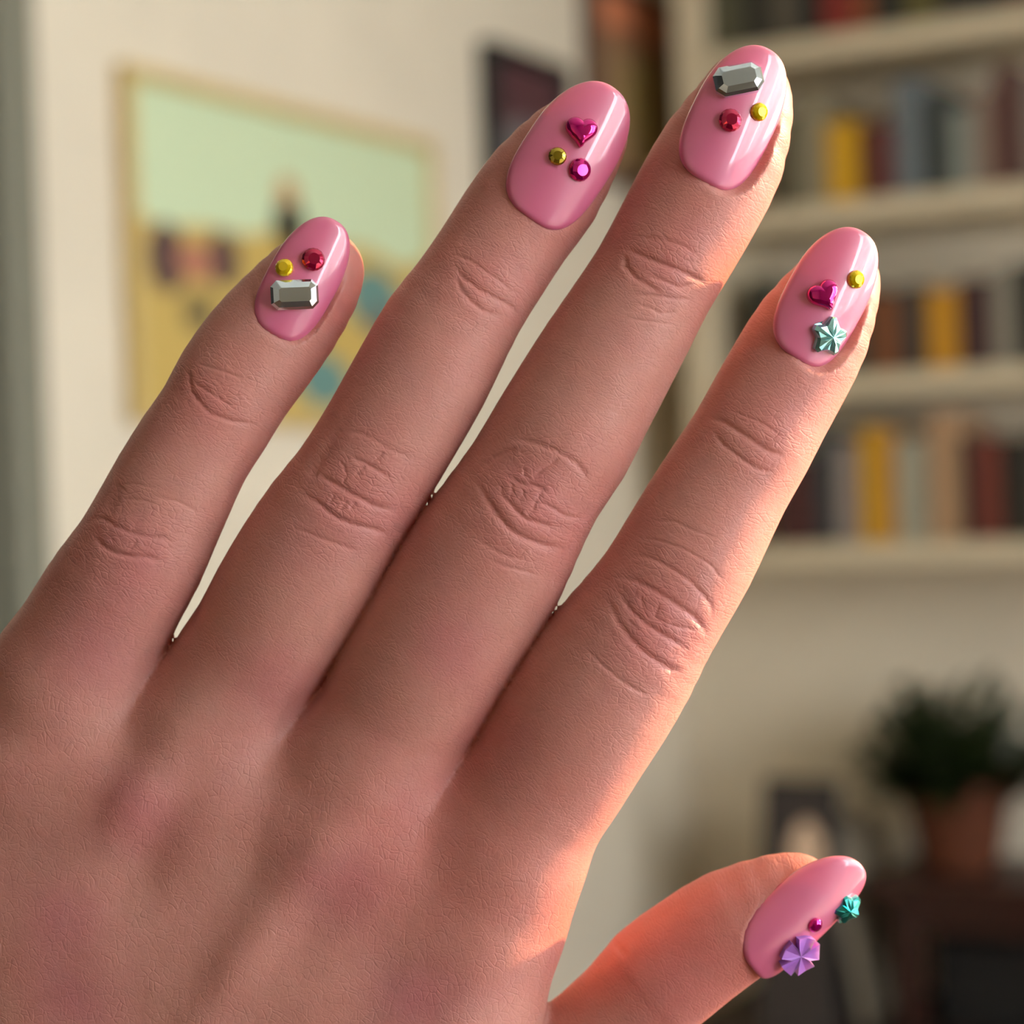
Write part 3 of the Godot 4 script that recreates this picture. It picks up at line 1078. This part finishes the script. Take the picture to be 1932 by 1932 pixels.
func build_windows() -> void:
	var white := mat(Color(0.88, 0.87, 0.84), 0.4)
	var glass := StandardMaterial3D.new()
	glass.transparency = BaseMaterial3D.TRANSPARENCY_ALPHA
	glass.albedo_color = Color(1, 1, 1, 0.04)
	glass.roughness = 0.02
	var n := 0
	for w in [[2.75, 3.8, 1], [1.3, 2.5, 1]]:
		n += 1
		var o := Node3D.new()
		o.name = "window_%d" % n
		o.transform = room
		o.set_meta("kind", "structure")
		add_child(o)
		var lo: float = w[0]
		var hi: float = w[1]
		part("frame_side", bevel_box(Vector3(3.02, 0.9, lo), Vector3(3.08, 2.2, lo + 0.05)), white, o)
		part("frame_side", bevel_box(Vector3(3.02, 0.9, hi - 0.05), Vector3(3.08, 2.2, hi)), white, o)
		part("frame_top", bevel_box(Vector3(3.02, 2.15, lo + 0.05), Vector3(3.08, 2.2, hi - 0.05)), white, o)
		part("sill", bevel_box(Vector3(2.94, 0.87, lo - 0.03), Vector3(3.1, 0.9, hi + 0.03)), white, o)
		for k in w[2]:
			var v := lerpf(lo, hi, float(k + 1) / (w[2] + 1))
			part("mullion", bevel_box(Vector3(3.02, 0.9, v - 0.03), Vector3(3.08, 2.15, v + 0.03)), white, o)
		part("pane", bevel_box(Vector3(3.15, 0.9, lo), Vector3(3.154, 2.2, hi), 0.0005), glass, o)


	# a sheer curtain of three widths hangs before the nearer window and leaves two slits open
	var sheer := mat(Color(0.92, 0.91, 0.88), 0.8)
	sheer.backlight_enabled = true
	sheer.backlight = Color(1, 1, 1)
	var cu := thing("curtain", room, "white sheer curtain before the nearer window, two slits left open", "curtain")
	for b in [[2.7, 3.08], [3.12, 3.60], [3.67, 3.69]]:
		part("curtain_width", pleated(b[0], b[1]), sheer, cu)
	part("rod", bevel_box(Vector3(2.955, 2.27, 2.6), Vector3(2.975, 2.29, 3.9), 0.006), white, cu)


func pleated(v0: float, v1: float) -> ArrayMesh:
	var st := SurfaceTool.new()
	st.begin(Mesh.PRIMITIVE_TRIANGLES)
	var n := maxi(4, int((v1 - v0) / 0.012))
	for i in n:
		var a := lerpf(v0, v1, float(i) / n)
		var b := lerpf(v0, v1, float(i + 1) / n)
		var ua := 2.965 + 0.012 * sin(a * 70.0)
		var ub := 2.965 + 0.012 * sin(b * 70.0)
		var out := Vector3(-(b - a), 0, ub - ua).normalized()
		quad(st, Vector3(ua, 0.5, a), Vector3(ub, 0.5, b), Vector3(ub, 2.27, b), Vector3(ua, 2.27, a), out)
		quad(st, Vector3(ua + 0.001, 0.5, a), Vector3(ub + 0.001, 0.5, b), Vector3(ub + 0.001, 2.27, b), Vector3(ua + 0.001, 2.27, a), -out)
	return st.commit()


func framed(called: String, v0: float, v1: float, y0: float, y1: float, bar: float, deep: float, frame: Material, print_of: Material, label: String) -> void:
	# stands in the plane of the left wall; u grows out of the wall
	var w := v1 - v0
	var h := y1 - y0
	var t := thing(called, at_room(0.0, y0, v1, PI / 2), label, "picture")
	var frame_part := func(lo: Vector3, hi: Vector3) -> void: part("frame_bar", bevel_box(lo, hi, 0.002), frame, t)
	frame_part.call(Vector3(0, 0, 0.001), Vector3(bar, h, deep))
	frame_part.call(Vector3(w - bar, 0, 0.001), Vector3(w, h, deep))
	frame_part.call(Vector3(bar, 0, 0.001), Vector3(w - bar, bar, deep))
	frame_part.call(Vector3(bar, h - bar, 0.001), Vector3(w - bar, h, deep))
	var q := QuadMesh.new()
	q.size = Vector2(w - 2 * bar, h - 2 * bar)
	part("print", q, print_of, t, Transform3D(Basis(), Vector3(w / 2, h / 2, deep * 0.6)))
	part("backing", bevel_box(Vector3(bar * 0.5, bar * 0.5, 0.001), Vector3(w - bar * 0.5, h - bar * 0.5, deep * 0.4)), frame, t)


func picture(w: int, h: int, paint: Callable) -> StandardMaterial3D:
	var im := Image.create(w, h, false, Image.FORMAT_RGB8)
	for y in h:
		for x in w:
			im.set_pixel(x, y, paint.call((x + 0.5) / w, (y + 0.5) / h))
	var m := mat(Color.WHITE, 0.55)
	m.albedo_texture = ImageTexture.create_from_image(im)
	return m


func blob(x: float, y: float, cx: float, cy: float, rx: float, ry: float) -> bool:
	var a := (x - cx) / rx
	var b := (y - cy) / ry
	return a * a + b * b < 1.0


func build_pictures() -> void:
	var beach := picture(340, 200, func(x: float, y: float) -> Color:
		var c := Color(0.80, 0.86, 0.70)
		if y > 0.40 + 0.025 * sin(x * 9.0) + 0.015 * sin(x * 23.0):
			c = Color(0.78, 0.66, 0.36)
		if blob(x, y, 0.085, 0.53, 0.055, 0.11) or blob(x, y, 0.256, 0.51, 0.05, 0.09):
			c = Color(0.34, 0.25, 0.24)
		if blob(x, y, 0.17, 0.53, 0.06, 0.06):
			c = Color(0.70, 0.46, 0.36)
		if blob(x, y, 0.474, 0.36, 0.05, 0.10):
			c = Color(0.12, 0.10, 0.07)
		if blob(x, y, 0.47, 0.25, 0.035, 0.05):
			c = Color(0.76, 0.56, 0.36)
		if blob(x, y, 0.175, 0.69, 0.05, 0.07):
			c = Color(0.5, 0.43, 0.26)
		if blob(x, y, 0.774, 0.575, 0.10, 0.11) or blob(x, y, 0.575, 0.88, 0.09, 0.09):
			c = Color(0.40, 0.55, 0.52)
		if blob(x, y, 0.80, 0.66, 0.06, 0.06):
			c = Color(0.42, 0.40, 0.36)
		return c)
	framed("framed_print", 0.869, 1.572, 1.367, 1.779, 0.017, 0.02, grain(Color(0.80, 0.69, 0.44), 0.5, 0.12, Vector3(3, 30, 3), 31), beach, "large pale wood framed print of mint sky over sand, on the left wall", )
	var dusk := picture(80, 80, func(x: float, y: float) -> Color:
		if y < 0.42 + 0.04 * sin(x * 11.0):
			return Color(0.34, 0.20, 0.22)
		if blob(x, y, 0.6, 0.7, 0.25, 0.2):
			return Color(0.40, 0.37, 0.36)
		return Color(0.45, 0.42, 0.42))
	framed("framed_print", 0.446, 0.706, 1.70, 1.953, 0.022, 0.03, mat(Color(0.04, 0.035, 0.035), 0.5), dusk, "small black framed print, maroon over grey, between the pale frame and the corner")
	var sunset := picture(80, 120, func(x: float, y: float) -> Color:
		if y < 0.18 + 0.03 * sin(x * 9.0):
			return Color(0.85, 0.52, 0.36)
		if y < 0.3:
			return Color(0.60, 0.42, 0.30)
		if x > 0.45 + 0.1 * sin(y * 8.0):
			return Color(0.62, 0.54, 0.32)
		return Color(0.60, 0.48, 0.34))
	framed("framed_print", 0.03, 0.352, 1.79, 2.13, 0.022, 0.03, mat(Color(0.36, 0.25, 0.19), 0.4), sunset, "dark framed print with an orange top, nearest the bookshelf")


# ---------------------------------------------------------------- the bookshelf
const BOARDS := [1.971, 1.706, 1.431, 1.1625]


func build_shelf() -> void:
	var white := grain(Color(0.80, 0.74, 0.62), 0.55, 0.04, Vector3(1, 6, 1), 41)
	var t := thing("bookshelf", room, "cream painted wall bookshelf of stacked boards full of books", "bookshelf")
	part("side_panel", bevel_box(Vector3(0.123, 1.145, 0.002), Vector3(0.182, 2.42, 0.255), 0.003), white, t)
	part("side_panel", bevel_box(Vector3(1.54, 1.145, 0.002), Vector3(1.6, 2.42, 0.255), 0.003), white, t)
	for y in BOARDS:
		part("shelf_board", bevel_box(Vector3(0.182, y - 0.018, 0.002), Vector3(1.54, y + 0.018, 0.26), 0.003), white, t)
	part("shelf_board", bevel_box(Vector3(0.182, 2.39, 0.002), Vector3(1.54, 2.42, 0.26), 0.003), white, t)


func book(u: float, w: float, y: float, h: float, c: Color, called: String, where: String, group: String, deep := 0.17) -> void:
	var o := thing("book", at_room(u, y + 0.0005, 0.245 - deep), "", "book", group)
	o.set_meta("label", "%s %s" % [called, where])
	var st := SurfaceTool.new()
	st.begin(Mesh.PRIMITIVE_TRIANGLES)
	add_box(st, Vector3(0.0005, 0, 0), Vector3(0.003, h, deep), 0.001)
	add_box(st, Vector3(w - 0.003, 0, 0), Vector3(w - 0.0005, h, deep), 0.001)
	add_box(st, Vector3(0.0005, 0, deep - 0.003), Vector3(w - 0.0005, h, deep + 0.002), 0.002)
	part("cover", st.commit(), mat(c, 0.55), o)
	part("pages", bevel_box(Vector3(0.003, 0.003, 0.004), Vector3(w - 0.003, h - 0.004, deep - 0.003), 0.001), mat(Color(0.85, 0.80, 0.68), 0.9), o)


func build_books() -> void:
	# u, width, height, colour, words
	var rows := [
		[1.989, "on the topmost visible shelf", "books on the topmost shelf", [
			[0.19, 0.05, 0.22, Color(0.30, 0.29, 0.20), "broad olive drab book beside the left panel"], [0.245, 0.045, 0.2, Color(0.16, 0.15, 0.11), "near black book second from the left panel"],
			[0.295, 0.04, 0.21, Color(0.33, 0.30, 0.24), "grey brown book above the silver crystal nail"], [0.34, 0.035, 0.2, Color(0.12, 0.11, 0.09), "black book left of the red one"],
			[0.378, 0.05, 0.22, Color(0.48, 0.12, 0.08), "red book"], [0.43, 0.03, 0.2, Color(0.50, 0.26, 0.12), "rust orange book right of the red one"], [0.464, 0.05, 0.21, Color(0.15, 0.14, 0.10), "thick black book right of the rust orange one"],
			[0.518, 0.045, 0.22, Color(0.36, 0.33, 0.15), "olive green book"], [0.567, 0.05, 0.2, Color(0.20, 0.18, 0.14), "dark umber book right of the olive green one"], [0.62, 0.04, 0.21, Color(0.14, 0.13, 0.11), "charcoal book at the right edge of the picture"], [0.665, 0.05, 0.22, Color(0.3, 0.2, 0.14), "brown book past the right edge of the picture"]]],
		[1.7245, "on the second visible shelf", "books on the second shelf", [
			[0.30, 0.027, 0.15, Color(0.30, 0.28, 0.20), "drab olive book just right of the middle nail"], [0.328, 0.049, 0.177, Color(0.52, 0.48, 0.38), "wide beige book left of the yellow one"], [0.379, 0.049, 0.126, Color(0.80, 0.60, 0.06), "short yellow book"],
			[0.440, 0.050, 0.115, Color(0.36, 0.17, 0.15), "short maroon book right of the yellow one"], [0.492, 0.041, 0.181, Color(0.40, 0.43, 0.44), "tall blue grey book"], [0.535, 0.045, 0.156, Color(0.20, 0.22, 0.21), "dark slate book right of the tall blue grey one"],
			[0.581, 0.032, 0.125, Color(0.50, 0.52, 0.48), "short pale grey book"], [0.614, 0.035, 0.146, Color(0.50, 0.42, 0.36), "taupe book left of the tall wine red one"], [0.651, 0.035, 0.182, Color(0.30, 0.13, 0.11), "tall wine red book"], [0.688, 0.039, 0.169, Color(0.45, 0.40, 0.36), "grey brown book at the right edge of the picture"]]],
		[1.4495, "on the third visible shelf", "books on the third shelf", [
			[0.237, 0.041, 0.163, Color(0.12, 0.14, 0.11), "black green book left of the index finger nail"], [0.279, 0.045, 0.15, Color(0.3, 0.28, 0.22), "drab book behind the index fingertip"], [0.326, 0.05, 0.14, Color(0.25, 0.2, 0.15), "brown black book behind the index nail"], [0.38, 0.06, 0.14, Color(0.2, 0.18, 0.14), "thick dark book hidden behind the index nail"],
			[0.443, 0.043, 0.121, Color(0.46, 0.26, 0.12), "tan brown book just right of the index finger"], [0.488, 0.044, 0.132, Color(0.24, 0.20, 0.17), "dark grey brown book left of the ochre one"],
			[0.533, 0.049, 0.123, Color(0.74, 0.52, 0.07), "ochre yellow book"], [0.583, 0.051, 0.135, Color(0.24, 0.13, 0.13), "dark plum book right of the ochre one"], [0.636, 0.034, 0.150, Color(0.52, 0.49, 0.43), "pale grey book right of the dark plum one"], [0.672, 0.045, 0.153, Color(0.12, 0.13, 0.09), "black green book at the right edge of the picture"]]],
		[1.181, "on the lowest shelf", "books on the lowest shelf", [
			[0.269, 0.07, 0.138, Color(0.26, 0.10, 0.09), "dark red book against the index finger"], [0.341, 0.032, 0.180, Color(0.17, 0.21, 0.22), "dark teal book"], [0.375, 0.035, 0.162, Color(0.56, 0.50, 0.46), "pinkish grey book left of the yellow one"],
			[0.417, 0.031, 0.182, Color(0.78, 0.58, 0.05), "bright yellow book"], [0.449, 0.022, 0.177, Color(0.70, 0.48, 0.15), "thin ochre book right of the bright yellow one"], [0.473, 0.002 + 0.048, 0.164, Color(0.60, 0.58, 0.50), "thick pale grey book"], [0.529, 0.046, 0.200, Color(0.66, 0.52, 0.38), "tall peach beige book"],
			[0.579, 0.019, 0.162, Color(0.14, 0.10, 0.09), "thin black book right of the tall peach one"], [0.600, 0.040, 0.157, Color(0.42, 0.17, 0.11), "brick red book"], [0.643, 0.043, 0.156, Color(0.13, 0.11, 0.07), "black brown book right of the brick red one"], [0.69, 0.04, 0.17, Color(0.3, 0.28, 0.24), "grey book at the right edge of the picture"]]],
	]
	for r in rows:
		for b in r[3]:
			book(b[0], b[1], r[0], b[2], b[3], b[4], r[1], r[2])


# ---------------------------------------------------------------- below the shelf: bench, stool with a potted plant, leaning sleeves
func build_corner() -> void:
	var dark := grain(Color(0.17, 0.10, 0.06), 0.5, 0.3, Vector3(2, 14, 2), 51)
	var red := grain(Color(0.20, 0.08, 0.035), 0.45, 0.3, Vector3(2, 14, 2), 52)
	var b := thing("bench", room, "low dark wooden bench along the shelf wall", "bench")
	part("seat_board", bevel_box(Vector3(0.12, 0.39, 0.01), Vector3(1.3, 0.42, 0.42), 0.003), dark, b)
	for p in [[0.14, 0.03], [1.23, 0.03], [0.14, 0.36], [1.23, 0.36]]:
		part("leg", bevel_box(Vector3(p[0], 0.0, p[1]), Vector3(p[0] + 0.05, 0.39, p[1] + 0.05), 0.003), dark, b)
	var s := thing("stool", at_room(0.42, 0.4205, 0.05), "red brown wooden stool under the terracotta pot", "stool")
	part("seat", bevel_box(Vector3(0, 0.205, 0), Vector3(0.36, 0.24, 0.27), 0.004), red, s)
	for p in [[0.015, 0.015], [0.305, 0.015], [0.015, 0.215], [0.305, 0.215]]:
		part("leg", bevel_box(Vector3(p[0] + 0.03, 0.0, p[1]), Vector3(p[0] + 0.065, 0.205, p[1] + 0.04), 0.003), red, s)
	part("rail", bevel_box(Vector3(0.06, 0.16, 0.225), Vector3(0.335, 0.2, 0.245), 0.002), red, s)
	var box := thing("storage_box", at_room(0.515, 0.4205, 0.07), "black lidded box standing under the stool", "box")
	part("body", bevel_box(Vector3(0, 0, 0), Vector3(0.19, 0.11, 0.18), 0.004), mat(Color(0.05, 0.045, 0.04), 0.6), box)
	part("lid", bevel_box(Vector3(-0.004, 0.11, -0.004), Vector3(0.194, 0.14, 0.184), 0.004), mat(Color(0.06, 0.05, 0.045), 0.6), box)
	# the pot and its plant
	var p := thing("potted_plant", at_room(0.535, 0.6615, 0.18), "bushy dark green plant in a terracotta pot on the stool", "plant")
	var prof := [[0.0, 0.0], [0.058, 0.0], [0.062, 0.004], [0.079, 0.105], [0.09, 0.107], [0.092, 0.112], [0.092, 0.138], [0.088, 0.141], [0.08, 0.138], [0.078, 0.118], [0.0, 0.118]]
	part("pot", lathe(prof, 40), grain(Color(0.36, 0.17, 0.05), 0.8, 0.2, Vector3(8, 8, 8), 53), p)
	part("soil", lathe([[0.0, 0.128], [0.076, 0.122], [0.077, 0.117], [0.0, 0.117]], 24), mat(Color(0.09, 0.06, 0.04), 0.95), p)
	var leaf_mat := mat(Color(0.11, 0.155, 0.025), 0.5)
	leaf_mat.backlight_enabled = true
	leaf_mat.backlight = Color(0.12, 0.2, 0.05)
	var rng := RandomNumberGenerator.new()
	rng.seed = 77
	var leaves := SurfaceTool.new()
	leaves.begin(Mesh.PRIMITIVE_TRIANGLES)
	var stems := SurfaceTool.new()
	stems.begin(Mesh.PRIMITIVE_TRIANGLES)
	for i in 120:
		var a := rng.randf() * TAU
		var lean := pow(rng.randf(), 0.6) * 1.5
		var long := rng.randf_range(0.09, 0.185) * (1.0 - 0.18 * lean)
		var dir := Vector3(cos(a) * sin(lean), cos(lean), sin(a) * sin(lean))
		var root := Vector3(cos(a) * 0.03, 0.12, sin(a) * 0.03)
		var tip := root + dir * long
		stick(stems, root, tip, 0.0016)
		for k in 9:
			var at := root.lerp(tip, 0.25 + 0.75 * k / 8.0)
			var q := (dir + Vector3(rng.randf_range(-1, 1), rng.randf_range(-0.5, 0.7), rng.randf_range(-1, 1)) * 0.9).normalized()
			leaf(leaves, at, q, rng.randf_range(0.024, 0.048), rng.randf_range(0.010, 0.018))
	var fo := part("foliage", leaves.commit(), leaf_mat, p)
	fo.set_meta("kind", "stuff")
	var sm := part("stems", stems.commit(), mat(Color(0.16, 0.17, 0.07), 0.7), p)
	sm.set_meta("kind", "stuff")
	# sleeves leaning against the wall, and a framed portrait print before them
	var greys := [Color(0.52, 0.48, 0.41), Color(0.34, 0.31, 0.28), Color(0.56, 0.51, 0.43)]
	var words := ["light grey record sleeve leaning farthest left beside the stool", "dark grey record sleeve leaning between two lighter ones", "light grey record sleeve leaning nearest the stool leg"]
	for i in 3:
		var tr := at_room(0.30 + 0.05 * i, 0.4215, 0.05 + 0.012 * i) * Transform3D(Basis(Vector3(0, 0, 1), 0.16), Vector3.ZERO)
		var r := thing("record_sleeve", tr, words[i], "record", "record sleeves beside the stool")
		part("sleeve", bevel_box(Vector3(0, 0, 0), Vector3(0.012, 0.31, 0.22), 0.001), mat(greys[i], 0.6), r)
		part("record", bevel_box(Vector3(0.004, 0.006, 0.01), Vector3(0.008, 0.312, 0.21), 0.001), mat(Color(0.04, 0.04, 0.04), 0.4), r)
	var face := picture(60, 90, func(x: float, y: float) -> Color:
		if blob(x, y, 0.62, 0.32, 0.27, 0.19):
			return Color(0.86, 0.74, 0.62)
		return Color(0.20, 0.17, 0.16))
	var f := thing("leaning_frame", at_room(0.275, 0.4215, 0.405) * Transform3D(Basis(Vector3(1, 0, 0), -0.16), Vector3.ZERO), "dark framed print with a pale oval, leaning left of the plant", "picture")
	part("frame", bevel_box(Vector3(0, 0, 0), Vector3(0.125, 0.40, 0.012), 0.002), mat(Color(0.13, 0.11, 0.10), 0.5), f)
	var q := QuadMesh.new()
	q.size = Vector2(0.105, 0.37)
	part("print", q, face, f, Transform3D(Basis(), Vector3(0.0625, 0.2, 0.0125)))


func lathe(prof: Array, n: int) -> ArrayMesh:
	var st := SurfaceTool.new()
	st.begin(Mesh.PRIMITIVE_TRIANGLES)
	for k in prof.size() - 1:
		var r0: float = prof[k][0]
		var r1: float = prof[k + 1][0]
		var y0: float = prof[k][1]
		var y1: float = prof[k + 1][1]
		for i in n:
			var a := TAU * i / n
			var b := TAU * (i + 1) / n
			var m := (a + b) / 2
			var nn := Vector3(cos(m) * (y1 - y0), r0 - r1, sin(m) * (y1 - y0)).normalized()
			quad(st, Vector3(cos(a) * r0, y0, sin(a) * r0), Vector3(cos(b) * r0, y0, sin(b) * r0), Vector3(cos(b) * r1, y1, sin(b) * r1), Vector3(cos(a) * r1, y1, sin(a) * r1), nn)
	return st.commit()


func stick(st: SurfaceTool, a: Vector3, b: Vector3, r: float) -> void:
	var d := (b - a).normalized()
	var u := d.cross(Vector3(0.3, 0.1, 0.9)).normalized()
	var v := d.cross(u)
	for i in 5:
		var t := TAU * i / 5
		var s := TAU * (i + 1) / 5
		var p := (u * cos(t) + v * sin(t)) * r
		var q := (u * cos(s) + v * sin(s)) * r
		quad(st, a + p, a + q, b + q * 0.5, b + p * 0.5, (p + q).normalized())


func leaf(st: SurfaceTool, at: Vector3, dir: Vector3, long: float, wide: float) -> void:
	var side := dir.cross(Vector3.UP)
	if side.length() < 0.05:
		side = Vector3.RIGHT
	side = side.normalized()
	var up := side.cross(dir).normalized()
	var rows := [[0.0, 0.12], [0.3, 0.9], [0.6, 0.85], [0.85, 0.45], [1.0, 0.02]]
	for k in 4:
		var p0: Vector3 = at + dir * long * rows[k][0] - up * long * 0.25 * rows[k][0] * rows[k][0]
		var p1: Vector3 = at + dir * long * rows[k + 1][0] - up * long * 0.25 * rows[k + 1][0] * rows[k + 1][0]
		for s in [-1.0, 1.0]:
			var e0: Vector3 = p0 + side * s * wide * rows[k][1] + up * wide * 0.25 * rows[k][1]
			var e1: Vector3 = p1 + side * s * wide * rows[k + 1][1] + up * wide * 0.25 * rows[k + 1][1]
			quad(st, p0, e0, e1, p1, (up - side * s * 0.25).normalized())
